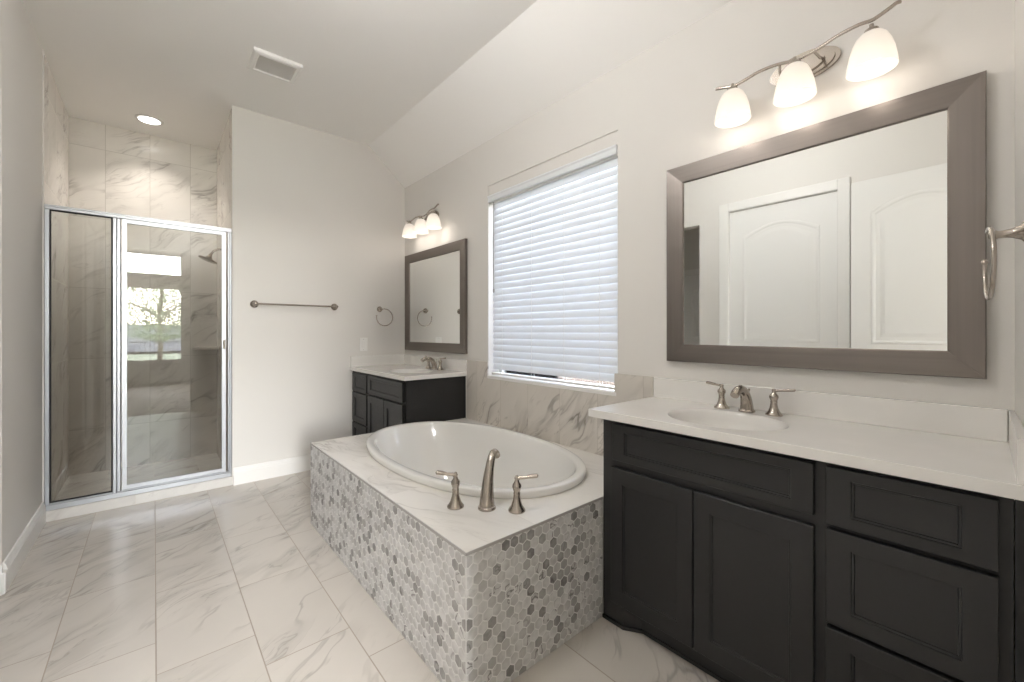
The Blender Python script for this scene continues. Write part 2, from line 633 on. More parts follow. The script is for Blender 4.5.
# toilet nook behind the left wall (seen in the large mirror)
b = B()
b.box(L - 1.8, L - 1.70, 1.9, 3.4, 0, ZC)
b.box(L - 1.7, L - 0.115, 1.90, 2.0, 0, ZC)
b.box(L - 1.7, L - 0.115, 3.25, 3.4, 0, ZC)
struct(b.build('wall_nook', 'wall'), 'warm grey walls of the side nook seen in the large mirror', 'wall')
b = B()
b.box(L - 0.70, L - 0.60, 0.6, 1.9, 0, ZC)
struct(b.build('wall_closet', 'wall'), 'wall closing the closet behind the white door', 'wall')

# doorway wall behind the camera (a touch out of square), opening x -0.46..0.44
DX0, DX1, DZ = -0.46, 0.44, 2.44
b = B()


def fbox(a, c, e, f, y_in=0.0, y_out=-0.115):
    vs = []
    for z in (e, f):
        vs += [(a, fw(a) + y_out, z), (c, fw(c) + y_out, z), (c, fw(c) + y_in, z), (a, fw(a) + y_in, z)]
    v = [b.bm.verts.new(p) for p in vs]
    for q in ((0, 3, 2, 1), (4, 5, 6, 7), (0, 1, 5, 4), (1, 2, 6, 5), (2, 3, 7, 6), (3, 0, 4, 7)):
        b.face([v[i] for i in q])


panel(b, L - 0.1, R, 0, ZC, [(DX0, DX1, 0, DZ)], fbox)
struct(b.build('wall_front', 'wall'), 'wall with the doorway and near towel ring', 'wall')
b = B()
for (a, c, e, f) in ((DX1, DX1 + 0.085, 0, DZ + 0.085), (DX0, DX1, DZ, DZ + 0.085)):
    fbox(a, c, e, f, 0.018, 0.0)
    fbox(a, c, e, f, -0.115, -0.133)
fbox(DX1 - 0.015, DX1, 0, DZ, 0.0, -0.115)
fbox(DX0, DX0 + 0.015, 0, DZ, 0.0, -0.115)
fbox(DX0 + 0.015, DX1 - 0.015, DZ - 0.015, DZ, 0.0, -0.115)
struct(b.build('trim_1', 'white'), 'white casing around the open doorway', 'door casing')

# shower recess walls
b = B()
b.box(L - 0.115, XS + 0.13, YB, YB + 0.12, 0, ZC)
struct(b.build('wall_shower_back', 'sh_xz'), 'veined tile wall at the back of the shower', 'wall')
b = B()
b.box(L - 0.115, L, D + 0.01, YB, 0, ZC)
struct(b.build('wall_shower_left', 'sh_yz'), 'veined tile wall on the left inside the shower', 'wall')
b = B()
b.box(XS, XS + 0.12, D + 0.13, YB, 0, ZC)
b.box(XS - 0.006, XS, D + 0.015, YB, 0.0, ZC)
struct(b.build('wall_shower_right', 'sh_yz'), 'veined tile wall on the right inside the shower', 'wall')
b = B()
b.box(XS - 0.008, XS + 0.001, D - 0.002, D + 0.015, 0.07, ZC, 0.001)
b.box(L - 0.001, L + 0.006, D + 0.004, D + 0.016, 0.07, ZC, 0.001)
struct(b.build('trim_2', 'wall'), 'slim edge trim where paint meets shower tile', 'trim')
b = B()
b.box(L, XS - 0.006, D + 0.001, D + 0.137, 0, 0.070, 0.003)
struct(b.build('shower_curb', 'curb'), 'low veined tile curb under the shower frame', 'shower curb')

# baseboards
BPROF = [(0, 0), (0.016, 0), (0.016, 0.098), (0.0135, 0.105), (0.0135, 0.112), (0.009, 0.124), (0.007, 0.134), (0, 0.136)]
b = B()
b.prism([(-p, q) for p, q in BPROF], TX + 0.66 - XS - 0.014, (XS + 0.014, D, 0), (0, 1, 0), (0, 0, 1), (1, 0, 0))
b.prism([(-p, q) for p, q in BPROF], 0.014, (XS, D, 0), (0, 1, 0), (0, 0, 1), (1, 0, 0))
struct(b.build('baseboard_back', 'white'), 'white baseboard below the towel bar', 'baseboard')
b = B()
b.prism(BPROF, D - 0.001 - 3.045, (L, 3.045, 0), (1, 0, 0), (0, 0, 1), (0, 1, 0))
# return round the outer corner
b.prism([(-p, q) for p, q in BPROF], 0.10, (L - 0.095, 3.02, 0), (0, 1, 0), (0, 0, 1), (1, 0, 0))
b.box(L, L + 0.016, 3.004, 3.05, 0, 0.10, 0.004)
b.prism(BPROF, 0.21, (L, 1.875, 0), (1, 0, 0), (0, 0, 1), (0, 1, 0))
struct(b.build('baseboard_left', 'white'), 'white baseboard on the left wall by the shower', 'baseboard')
b = B()
NF = 14
b.bm.verts.ensure_lookup_table()
b.box(DX1 + 0.09, 1.43, fw(0.9) + 0.003, fw(0.9) + 0.028, 0.0, 0.13, 0.004)
struct(b.build('baseboard_front', 'white'), 'white baseboard beside the doorway', 'baseboard')


# ------------------------------------------------------------------ doors with arched panels (seen in the big mirror)
def door_leaf(name, w, h, arch=True):
    """leaf in local coordinates: x thickness (front towards +x), y width, z height"""
    root = bpy.data.objects.new(name, None)
    COL.objects.link(root)
    bb = B()
    bb.box(-0.0175, 0.0175, 0, w, 0.008, h, 0.0015)
    bb.build('door_slab', 'doorw', root, loc=(0, 0, 0))
    st = 0.125

    def outline(y0, y1, z0, z1, rise, ins):
        y0, y1, z0, z1 = y0 + ins, y1 - ins, z0 + ins, z1 - ins
        pts = [(y0, z0), (y1, z0)]
        n = 14
        for k in range(n + 1):
            t_ = k / n
            yy = y1 + (y0 - y1) * t_
            pts.append((yy, z1 - rise + rise * math.sin(PI * t_) if rise else z1))
        return pts
    for sgn in (1, -1):
        pb = B()
        for (z0, z1, rise) in ((0.22, 0.98, 0.0), (1.12, h - 0.16, 0.10)):
            rings = []
            for ins, dep in ((0, 0.0), (0.006, 0.003), (0.018, 0.0038), (0.030, 0.0008), (0.055, 0.0008), (0.085, 0.0032)):
                rings.append([(sgn * (0.0174 + dep), y, z) for y, z in outline(st, w - st, z0, z1, rise, ins)])
            pb.loops(rings, True, False, True)
        pb.build('door_panel', 'doorw', root, loc=(0, 0, 0))
    return root


def knob(root, y, z, sides=(1, -1)):
    for s in sides:
        kb = B()
        kb.lathe([(0.026, 0), (0.028, 0.004), (0.022, 0.009), (0.010, 0.012), (0.009, 0.032), (0.022, 0.040), (0.027, 0.050),
                  (0.024, 0.060), (0.008, 0.065)], (s * 0.0175, y, z), (s, 0, 0), 20)
        kb.build('door_knob', 'nickel', root, 40, loc=(0, 0, 0))


d = door_leaf('door_1', 0.875, 2.41)
d.location = (L - 0.03, 0.905, 0)
knob(d, 0.81, 0.95, (1,))
struct(d, 'closed white closet door with arched panel, seen in the large mirror', 'door')
d = door_leaf('door_2', 0.83, 2.43)
d.location = (L + 0.055, -0.03, 0)
d.rotation_euler = (0, 0, 0.0)
knob(d, 0.77, 0.95, (1,))
struct(d, 'open white entry door leaf with arched panel, seen in the large mirror', 'door')
d = door_leaf('door_3', 0.76, 2.05)
d.location = (L - 1.68, 2.35, 0)
struct(d, 'white arched panel door deep in the nook, at the large mirror edge', 'door')
b = B()
for (y0, y1, z0, z1) in ((0.815, 0.90, 0, 2.505), (1.785, 1.875, 0, 2.505), (0.90, 1.785, 2.42, 2.505)):
    b.box(L, L + 0.018, y0, y1, z0, z1, 0.004)
b.box(L - 0.115, L, 0.895, 0.902, 0, 2.42)
b.box(L - 0.115, L, 1.783, 1.79, 0, 2.42)
struct(b.build('trim_3', 'white'), 'white casing around the closet door', 'door casing')
b = B()
for (y0, y1, z0, z1) in ((2.27, 2.345, 0, 2.14), (3.115, 3.19, 0, 2.14), (2.345, 3.115, 2.06, 2.14)):
    b.box(L - 1.70, L - 1.683, y0, y1, z0, z1, 0.003)
struct(b.build('trim_4', 'white'), 'white casing around the nook door', 'door casing')

# ------------------------------------------------------------------ window and blinds
wroot = snode('window_1', 'white framed window behind the blinds over the tub', 'window', (R + 0.13, 1.966, WZ0))
b = B()
xf0, xf1 = R + 0.105, R + 0.15
panel(b, WY0, WY1, WZ0, WZ1, [(WY0 + 0.035, WY1 - 0.035, WZ0 + 0.0215, WZ1 - 0.09)],
      lambda a, c, e, f: b.box(xf0, xf1, a, c, e, f))
b.build('window_frame', 'white', wroot)
b = B()
b.box(R + 0.125, R + 0.130, WY0 + 0.03, WY1 - 0.03, WZ0 + 0.018, WZ1 - 0.085)
b.build('window_pane', 'pane', wroot)
b = B()
b.box(R - 0.013, R + 0.105, WY0 + 0.002, WY1 - 0.002, WZ0, WZ0 + 0.021, 0.002)
struct(b.build('trim_5', 'white'), 'white sill under the blinds', 'window sill')

bl = thing('window_blind', 'white horizontal slat blind lowered over the tub window', 'window blind', (R + 0.035, 1.966, WZ0 + 0.03))
BX = R + 0.038
b = B()
nsl, pitch, zt = 27, 0.0468, 2.178
tilt = math.radians(72)
for k in range(nsl):
    zc = zt - k * pitch
    rings = []
    for (s, cr) in ((-1, 0), (-0.6, 0.0030), (-0.2, 0.0046), (0.2, 0.0046), (0.6, 0.0030), (1, 0)):
        # room edge (s=-1) low, outer edge high
        ux = s * 0.029
        x = BX + ux * math.cos(tilt) - cr * math.sin(tilt)
        z = zc + ux * math.sin(tilt) + cr * math.cos(tilt)
        rings.append((x, z))
    th_ = 0.0028
    prof = rings + [(x + th_ * 0.6, z - th_ * 0.4) for x, z in reversed(rings)]
    b.loops([[(x, WY0 + 0.022, z) for x, z in prof], [(x, WY1 - 0.022, z) for x, z in prof]])
b.build('slats', 'slat', bl, 30)
b = B()
for yy in (1.52, 1.80, 2.10, 2.42):
    for dx in (-0.0135, 0.0135):
        b.box(BX + dx - 0.0006, BX + dx + 0.0006, yy - 0.0011, yy + 0.0011, 0.90, 2.2)
b.build('ladder_cord', 'plastic', bl)
b = B()
b.box(BX - 0.026, BX + 0.026, WY0 + 0.022, WY1 - 0.022, 0.892, 0.908, 0.003, 2)
for yy in (1.52, 1.80, 2.10, 2.42):
    b.lathe([(0.008, 0), (0.008, 0.003), (0.004, 0.006)], (BX - 0.02, yy, 0.908), (0, 0, 1), 12)
b.build('bottom_rail', 'plastic', bl)
b = B()
b.box(BX - 0.022, BX + 0.03, WY0 + 0.012, WY1 - 0.012, 2.20, 2.248, 0.002)
b.build('head_rail', 'plastic', bl)
b = B()
b.prism([(0, 0), (0.009, 0), (0.011, 0.006), (0.011, 0.032), (0.016, 0.040), (0.016, 0.048), (0, 0.048)], WY1 - WY0 - 0.008,
        (BX - 0.036, WY0 + 0.004, 2.203), (-1, 0, 0), (0, 0, 1), (0, 1, 0))
b.build('valance', 'slat', bl)
b = B()
b.tube([(BX - 0.045, WY1 - 0.075, 2.19), (BX - 0.047, WY1 - 0.073, 1.9), (BX - 0.045, WY1 - 0.075, 1.545)], 0.0032, 8)
b.lathe([(0.003, 0), (0.006, -0.008), (0.006, -0.03), (0.003, -0.036)], (BX - 0.045, WY1 - 0.075, 1.545), (0, 0, 1), 10)
b.build('tilt_wand', paint('grey wand', (0.30, 0.29, 0.28), 0.4), bl)

# tiled splash around the tub (proud of the wall)
b = B()
panel(b, 1.158, 2.828, TZ, 0.9867, [(1.392, WY1 - 0.004, WZ0, 2.0)], lambda a, c, e, f: b.box(R - 0.011, R, a, c, e, f))
struct(b.build('wall_splash', 'splash'), 'veined tile splash between tub deck and window', 'tile splash')


# ------------------------------------------------------------------ tub surround and bathtub
def superell(cx, cy, a, c, n, N, z):
    pts = []
    for k in range(N):
        t_ = 2 * PI * k / N
        ct, st = math.cos(t_), math.sin(t_)
        pts.append((cx + a * math.copysign(abs(ct) ** (2 / n), ct), cy + c * math.copysign(abs(st) ** (2 / n), st), z))
    return pts


def plate_hole(bb, x0, x1, y0, y1, z0, z1, hole):
    """slab with a closed hole outline (list of (x,y)); corners handled by extra points"""
    cx = sum(p[0] for p in hole) / len(hole)
    cy = sum(p[1] for p in hole) / len(hole)
    N = len(hole)

    def cast(px, py):
        dx, dy = px - cx, py - cy
        s = 1e9
        if dx > 1e-9: s = min(s, (x1 - cx) / dx)
        if dx < -1e-9: s = min(s, (x0 - cx) / dx)
        if dy > 1e-9: s = min(s, (y1 - cy) / dy)
        if dy < -1e-9: s = min(s, (y0 - cy) / dy)
        return (cx + dx * s, cy + dy * s)
    outer = [list(cast(*p)) for p in hole]
    for qx, qy in ((x0, y0), (x1, y0), (x1, y1), (x0, y1)):
        k = min(range(N), key=lambda i: (outer[i][0] - qx) ** 2 + (outer[i][1] - qy) ** 2)
        outer[k] = [qx, qy]
    rings = [[(p[0], p[1], z0) for p in hole], [(p[0], p[1], z1) for p in hole],
             [(p[0], p[1], z1) for p in outer], [(p[0], p[1], z0) for p in outer]]
    R_ = bb.loops(rings, True, False, False)
    for i in range(N):
        j = (i + 1) % N
        bb.face([R_[3][i], R_[3][j], R_[0][j], R_[0][i]])


TCX, TCY, TA, TBB = 1.386, 2.047, 0.477, 0.797
sur = thing('tub_surround', 'hexagon mosaic tub surround with pale veined tile deck', 'tub surround', ((TX + R) / 2, 1.98, 0))
b = B()
hole = [(p[0], p[1]) for p in superell(TCX, TCY, TA - 0.03, TBB - 0.03, 2.2, 96, 0)]
plate_hole(b, TX + 0.003, R, TY0 + 0.003, TY1, TZ - 0.012, TZ, hole)
b.build('deck', 'deck', sur)
b = B()
b.box(TX, TX + 0.003, TY0, TY1, TZ - 0.010, TZ + 0.0003)
b.box(TX, 1.462, TY0, TY0 + 0.003, TZ - 0.010, TZ + 0.0003)
b.build('edge_trim', 'trimmetal', sur)
b = B()
b.box(TX + 0.0002, TX + 0.0028, TY0 + 0.0002, TY0 + 0.0028, 0.0, TZ - 0.0105)
b.box(TX + 0.008, TX + 0.10, TY0 + 0.008, TY1, 0, TZ - 0.0125)
b.box(TX + 0.10, R - 0.012, TY0 + 0.008, TY0 + 0.06, 0, TZ - 0.0125)
b.build('core', 'hexgrout', sur)


def mosaic(name, origin, eu, en, wid, hei):
    """hexagon tiles with vertical flats; eu along the wall, en outward normal"""
    o, eu, en = Vector(origin), Vector(eu), Vector(en)
    ft = 0.0352
    g = 0.0042
    pu = ft + g
    pv = pu * math.sqrt(3) / 2
    rad = ft / math.sqrt(3)
    bm = bmesh.new()
    tone = bm.faces.layers.float.new('tone')
    turn = bm.faces.layers.float.new('turn')
    mat = []

    def quadbox(u0, u1, v0, v1, d0, d1):
        pts = [(u0, v0, d0), (u1, v0, d0), (u1, v1, d0), (u0, v1, d0), (u0, v0, d1), (u1, v0, d1), (u1, v1, d1), (u0, v1, d1)]
        vs = [bm.verts.new(o + eu * p[0] + Vector((0, 0, 1)) * p[1] + en * p[2]) for p in pts]
        for q in ((0, 3, 2, 1), (4, 5, 6, 7), (0, 1, 5, 4), (1, 2, 6, 5), (2, 3, 7, 6), (3, 0, 4, 7)):
            f = bm.faces.new([vs[i] for i in q])
            f.material_index = 1
    quadbox(0, wid, 0, hei, -0.008, -0.0014)

    def clip(poly):
        for (ax, lim, sg) in ((0, 0.001, 1), (0, wid - 0.001, -1), (1, 0.001, 1), (1, hei - 0.001, -1)):
            res = []
            for i in range(len(poly)):
                p, q = poly[i], poly[(i + 1) % len(poly)]
                ip, iq = (p[ax] - lim) * sg >= 0, (q[ax] - lim) * sg >= 0
                if ip:
                    res.append(p)
                if ip != iq:
                    t_ = (lim - p[ax]) / (q[ax] - p[ax])
                    res.append((p[0] + (q[0] - p[0]) * t_, p[1] + (q[1] - p[1]) * t_))
            poly = res
            if len(poly) < 3:
                return []
        return poly
    for r in range(int(hei / pv) + 2):
        for c in range(-1, int(wid / pu) + 2):
            cu = (c + 0.5 * (r % 2)) * pu + 0.006
            cv = r * pv + 0.004
            hx = clip([(cu + rad * math.cos(PI / 6 + k * PI / 3), cv + rad * math.sin(PI / 6 + k * PI / 3)) for k in range(6)])
            if len(hx) < 3:
                continue
            ar = abs(sum(hx[i][0] * hx[(i + 1) % len(hx)][1] - hx[(i + 1) % len(hx)][0] * hx[i][1] for i in range(len(hx)))) / 2
            if ar < 2e-5:
                continue
            mx = sum(p[0] for p in hx) / len(hx)
            my = sum(p[1] for p in hx) / len(hx)
            tn, tu = random.random(), random.random()
            outer = [bm.verts.new(o + eu * p[0] + Vector((0, 0, p[1])) + en * -0.0014) for p in hx]
            top = [bm.verts.new(o + eu * (mx + (p[0] - mx) * 0.95) + Vector((0, 0, my + (p[1] - my) * 0.95)) + en * 0.0) for p in hx]
            n = len(hx)
            fs = [bm.faces.new(top)]
            for i in range(n):
                j = (i + 1) % n
                fs.append(bm.faces.new([outer[i], outer[j], top[j], top[i]]))
            for f in fs:
                f[tone] = tn
                f[turn] = tu
    bmesh.ops.recalc_face_normals(bm, faces=bm.faces)
    me = bpy.data.meshes.new(name)
    bm.to_mesh(me)
    bm.free()
    me.materials.append(M['hex'])
    me.materials.append(M['hexgrout'])
    ob = bpy.data.objects.new(name, me)
    COL.objects.link(ob)
    ob.parent = sur
    ob.matrix_basis = world_of(sur).inverted()
    return ob


mosaic('mosaic_panel', (TX + 0.0005, TY1, 0), (0, -1, 0), (-1, 0, 0), TY1 - TY0 - 0.003, TZ - 0.0105)
mosaic('mosaic_panel', (TX + 0.003, TY0 + 0.0005, 0), (1, 0, 0), (0, -1, 0), 1.46 - TX - 0.003, TZ - 0.0105)

tub = thing('bathtub', 'white oval drop-in bathtub set in the tiled deck', 'bathtub', (TCX, TCY, TZ))
b = B()
rings = []
# outer rim up, over, then the basin: (inset, z, extra taper at ends)
for ins, z in ((0.012, TZ - 0.004), (0.004, TZ + 0.001), (0.0, TZ + 0.010), (0.0, TZ + 0.026), (0.002, TZ + 0.031), (0.007, TZ + 0.034),
               (0.020, TZ + 0.035), (0.040, TZ + 0.034), (0.047, TZ + 0.031), (0.053, TZ + 0.022), (0.060, TZ + 0.005), (0.078, TZ - 0.03),
               (0.10, TZ - 0.09), (0.125, TZ - 0.17), (0.155, TZ - 0.26), (0.185, TZ - 0.33), (0.22, TZ - 0.37), (0.27, TZ - 0.392),
               (0.33, TZ - 0.40)):
    k = max(0.0, (TZ + 0.004 - z))
    rings.append(superell(TCX, TCY, TA - ins, TBB - ins - 0.35 * k, 2.2 + min(0.3, k), 128, z))
b.loops(rings, True, False, True)
b.build('tub_shell', 'acrylic', tub, 50)
b = B()
b.lathe([(0.036, 0), (0.036, 0.003), (0.028, 0.006), (0.012, 0.007)], (TCX, TCY - 0.40, TZ - 0.399), (0, 0, 1), 24)
b.build('drain', 'nickel', tub, 40)
b = B()
b.lathe([(0.038, 0), (0.038, 0.006), (0.030, 0.012), (0.010, 0.013)], (TCX, TCY - TBB + 0.155, TZ - 0.115), (0, 0.95, 0.3), 24)
b.build('overflow_plate', 'nickel', tub, 40)


# ------------------------------------------------------------------ faucets
def handle(bb_name, root, x, y, z, ldir, rs=1.0, scale=1.0, length=0.085):
    s = scale
    hb = B()
    hb.lathe([(0.0285 * s, 0), (0.0290 * s, 0.004 * s), (0.0265 * s, 0.008 * s), (0.019 * s, 0.018 * s), (0.0135 * s, 0.036 * s), (0.0110 * s, 0.055 * s),
              (0.0120 * s, 0.060 * s), (0.0105 * s, 0.064 * s), (0.0130 * s, 0.072 * s), (0.0160 * s, 0.080 * s), (0.0150 * s, 0.088 * s),
              (0.0085 * s, 0.097 * s), (0.0065 * s, 0.106 * s), (0.0080 * s, 0.112 * s), (0.004 * s, 0.118 * s)], (x, y, z), (0, 0, 1), 24, sx=rs, sy=rs)
    ho = hb.build(bb_name, 'nickel', root, 45)
    dx, dy = ldir
    q = math.hypot(dx, dy)
    dx, dy = dx / q, dy / q
    zt_ = z + 0.108 * s
    lb = B()
    lb.tube([(x - dx * 0.006 * s, y - dy * 0.006 * s, zt_ - 0.004 * s), (x + dx * 0.010 * s, y + dy * 0.010 * s, zt_ + 0.003 * s),
             (x + dx * 0.028 * s, y + dy * 0.028 * s, zt_ + 0.004 * s), (x + dx * length * 0.72 * s, y + dy * length * 0.72 * s, zt_ + 0.008 * s),
             (x + dx * length * s, y + dy * length * s, zt_ + 0.010 * s), (x + dx * (length + 0.004) * s, y + dy * (length + 0.004) * s, zt_ + 0.010 * s)],
            [0.0065 * s, 0.0072 * s, 0.0068 * s, 0.0095 * s, 0.0090 * s, 0.003 * s], 12, flat=[1, .9, .8, .75, .75, .7])
    lb.build('lever', 'nickel', ho, 45)
    return ho


def arc_pts(x, y, z, d, reach, height, n=12, drop=0.25):
    out = []
    for k in range(n + 1):
        t_ = k / n
        a = t_ * PI * (0.5 + drop)
        # quarter ellipse rise then fall
        px = reach * (1 - math.cos(a)) / (1 - math.cos(PI * (0.5 + drop)))
        pz = height * math.sin(min(a, PI)) if a > 0 else 0
        out.append((x + d[0] * px, y + d[1] * px, z + pz))
    return out


# tub filler: on the corner of the deck, spout leaning towards the basin
tf = thing('tub_faucet', 'brushed nickel roman tub faucet on the deck corner', 'faucet', (1.012, 1.335, TZ))
dd = Vector((0.85, 0.53)).normalized()
b = B()
fx, fy = 1.012, 1.338
b.lathe([(0.036, 0), (0.0365, 0.004), (0.034, 0.009), (0.031, 0.012)], (fx, fy, TZ), (0, 0, 1), 28)
pts = []
rads = []
for (hgt, out_, r_) in ((0.010, 0.0, 0.0310), (0.04, 0.001, 0.0285), (0.08, 0.006, 0.0250), (0.12, 0.014, 0.0218), (0.155, 0.025, 0.0192), (0.187, 0.040, 0.0172),
                        (0.208, 0.056, 0.0162), (0.219, 0.074, 0.0158), (0.218, 0.093, 0.0156), (0.208, 0.108, 0.0156), (0.196, 0.117, 0.0158)):
    pts.append((fx + dd.x * out_, fy + dd.y * out_, TZ + hgt * 0.91))
    rads.append(r_)
b.tube(pts, rads, 20, up=(dd.x, dd.y, 0))
b.build('spout', 'nickel', tf, 50)
handle('faucet_handle', tf, 0.925, 1.432, TZ, (-0.78, 0.62), scale=1.18, length=0.064)
handle('faucet_handle', tf, 1.088, 1.243, TZ, (0.62, -0.55), scale=1.18, length=0.068)


def vanity_faucet(label, x, y, z, group):
    r = thing('vanity_faucet', label, 'faucet', (x, y, z), group)
    bb = B()
    bb.lathe([(0.031, 0), (0.0315, 0.004), (0.029, 0.008), (0.026, 0.011)], (x, y, z), (0, 0, 1), 28)
    P_ = []
    R2 = []
    for (hgt, out_, r_) in ((0.009, 0.0, 0.0255), (0.03, 0.002, 0.0232), (0.055, 0.009, 0.0208), (0.077, 0.022, 0.0190), (0.091, 0.042, 0.0178), (0.097, 0.065, 0.0170),
                            (0.095, 0.090, 0.0166), (0.088, 0.110, 0.0164), (0.078, 0.124, 0.0162)):
        P_.append((x - out_, y, z + hgt))
        R2.append(r_)
    bb.tube(P_, R2, 18, up=(-1, 0, 0))
    bb.tube([(x + 0.023, y, z + 0.008), (x + 0.024, y, z + 0.085)], 0.0022, 8)
    bb.ball((x + 0.024, y, z + 0.088), 0.0045, 10)
    bb.build('spout', 'nickel', r, 50)
    handle('faucet_handle', r, x - 0.002, y + 0.100, z, (0.15, 1), rs=1.2, scale=0.88, length=0.078)
    handle('faucet_handle', r, x - 0.002, y - 0.100, z, (0.15, -1), rs=1.2, scale=0.88, length=0.078)
    return r


# ------------------------------------------------------------------ vanities
ZU, ZTOP = 0.857, 0.8894


def front(bb, y0, y1, z0, z1, xf, rail=0.057, th_=0.019, rz=None):
    """shaker front facing -x"""
    def P3(u, v, d_):
        return (xf + d_, u, v)
    rz = rail if rz is None else rz
    rings = []
    for iu, iv, dep in ((0, 0, th_), (0, 0, 0.0015), (0.0015, 0.0015, 0), (rail, rz, 0), (rail + 0.0015, rz + 0.0015, 0.004),
                        (rail + 0.006, rz + 0.006, 0.0045), (rail + 0.0075, rz + 0.0075, 0.0085)):
        rings.append([P3(y0 + iu, z0 + iv, dep), P3(y1 - iu, z0 + iv, dep), P3(y1 - iu, z1 - iv, dep), P3(y0 + iu, z1 - iv, dep)])
    bb.loops(rings)
    return bb


def vanity(label, y0, y1, layout, xface, gaps, group, foot=None, filler=None):
    """carcass, face frame, fronts; layout = list of (kind, y0, y1, z0, z1)"""
    root = thing('vanity_cabinet', label, 'cabinet', ((xface + R) / 2, (y0 + y1) / 2, 0), group)
    bb = B()
    bb.box(xface + 0.02, R - 0.001, y0 + 0.001, y0 + 0.019, 0.085, ZU - 0.001)
    bb.box(xface + 0.02, R - 0.001, y1 - 0.019, y1 - 0.001, 0.085, ZU - 0.001)
    bb.box(R - 0.013, R - 0.001, y0 + 0.019, y1 - 0.019, 0.085, ZU - 0.001)
    bb.box(xface + 0.02, R - 0.013, y0 + 0.019, y1 - 0.019, 0.085, 0.103)
    ym = 0.338 if y0 < 1 else 3.566
    bb.box(xface + 0.02, R - 0.013, ym - 0.009, ym + 0.009, 0.103, ZU - 0.001)
    bb.box(xface + 0.075, R - 0.001, y0 + 0.004, y1 - 0.004, 0.0, 0.085)
    bb.build('cabinet_body', 'cab', root)
    fb = B()
    panel(fb, y0, y1, 0.078, ZU, [(l[1] + 0.012, l[2] - 0.012, l[3] + 0.012, l[4] - 0.012) for l in layout],
          lambda a, c, e, f: fb.box(xface, xface + 0.02, a, c, e, f))
    fb.build('face_frame', 'cab', root)
    kb = B()
    kb.box(xface + 0.040, xface + 0.075, y0 + 0.004, y1 - 0.004, 0, 0.085)
    if foot == 'far':
        kb.prism([(xface + 0.001, y1), (xface + 0.001, y1 - 0.10), (xface + 0.042, y1 - 0.165), (xface + 0.042, y1)], 0.079)
        kb.prism([(xface - 0.007, y1), (xface - 0.007, y1 - 0.102), (xface + 0.036, y1 - 0.168), (xface + 0.036, y0), (xface + 0.045, y0), (xface + 0.045, y1)], 0.014)
    if foot == 'near':
        kb.prism([(xface - 0.010, y0), (xface - 0.010, y0 + 0.10), (xface + 0.042, y0 + 0.165), (xface + 0.042, y0)], 0.079)
    kb.build('toe_kick', 'cab', root)
    for kind, a, c, e, f in layout:
        pb = B()
        front(pb, a, c, e, f, xface - 0.020, 0.056, rz=0.030 if f - e < 0.2 else 0.044 if f - e < 0.3 else 0.060)
        pb.build(kind, 'cab', root)
    if filler:
        gb = B()
        gb.prism(filler, ZU - 0.001)
        gb.build('filler_strip', 'cab', root)
    return root


V1Y0, V1Y1 = -0.018, 1.107
lay1 = [('false_front', 0.352, 1.047, 0.690, 0.840), ('door', 0.709, 1.055, 0.100, 0.657), ('door', 0.352, 0.704, 0.100, 0.657),
        ('drawer', 0.004, 0.323, 0.678, 0.840), ('drawer', 0.004, 0.323, 0.400, 0.663), ('drawer', 0.004, 0.323, 0.115, 0.386)]
GV = 'dark shaker vanity cabinets'
vanity('large dark shaker vanity cabinet in the foreground, beside the tub', V1Y0, V1Y1, lay1, 1.462, 0, GV, 'far',
       [(1.470, fw(1.47) + 0.001), (1.470, V1Y0 - 0.0015), (1.49, V1Y0 - 0.0015), (1.49, fw(1.49) + 0.001)])
V2Y0, V2Y1 = 2.860, D - 0.002
lay2 = [('false_front', 2.888, 3.552, 0.690, 0.840), ('door', 2.888, 3.216, 0.100, 0.672), ('door', 3.221, 3.552, 0.100, 0.672),
        ('drawer', 3.581, 3.916, 0.678, 0.840), ('drawer', 3.581, 3.916, 0.400, 0.663), ('drawer', 3.581, 3.916, 0.115, 0.386)]
vanity('dark shaker vanity cabinet in the far corner beyond the tub', V2Y0, V2Y1, lay2, 1.418, 0, GV, 'near')


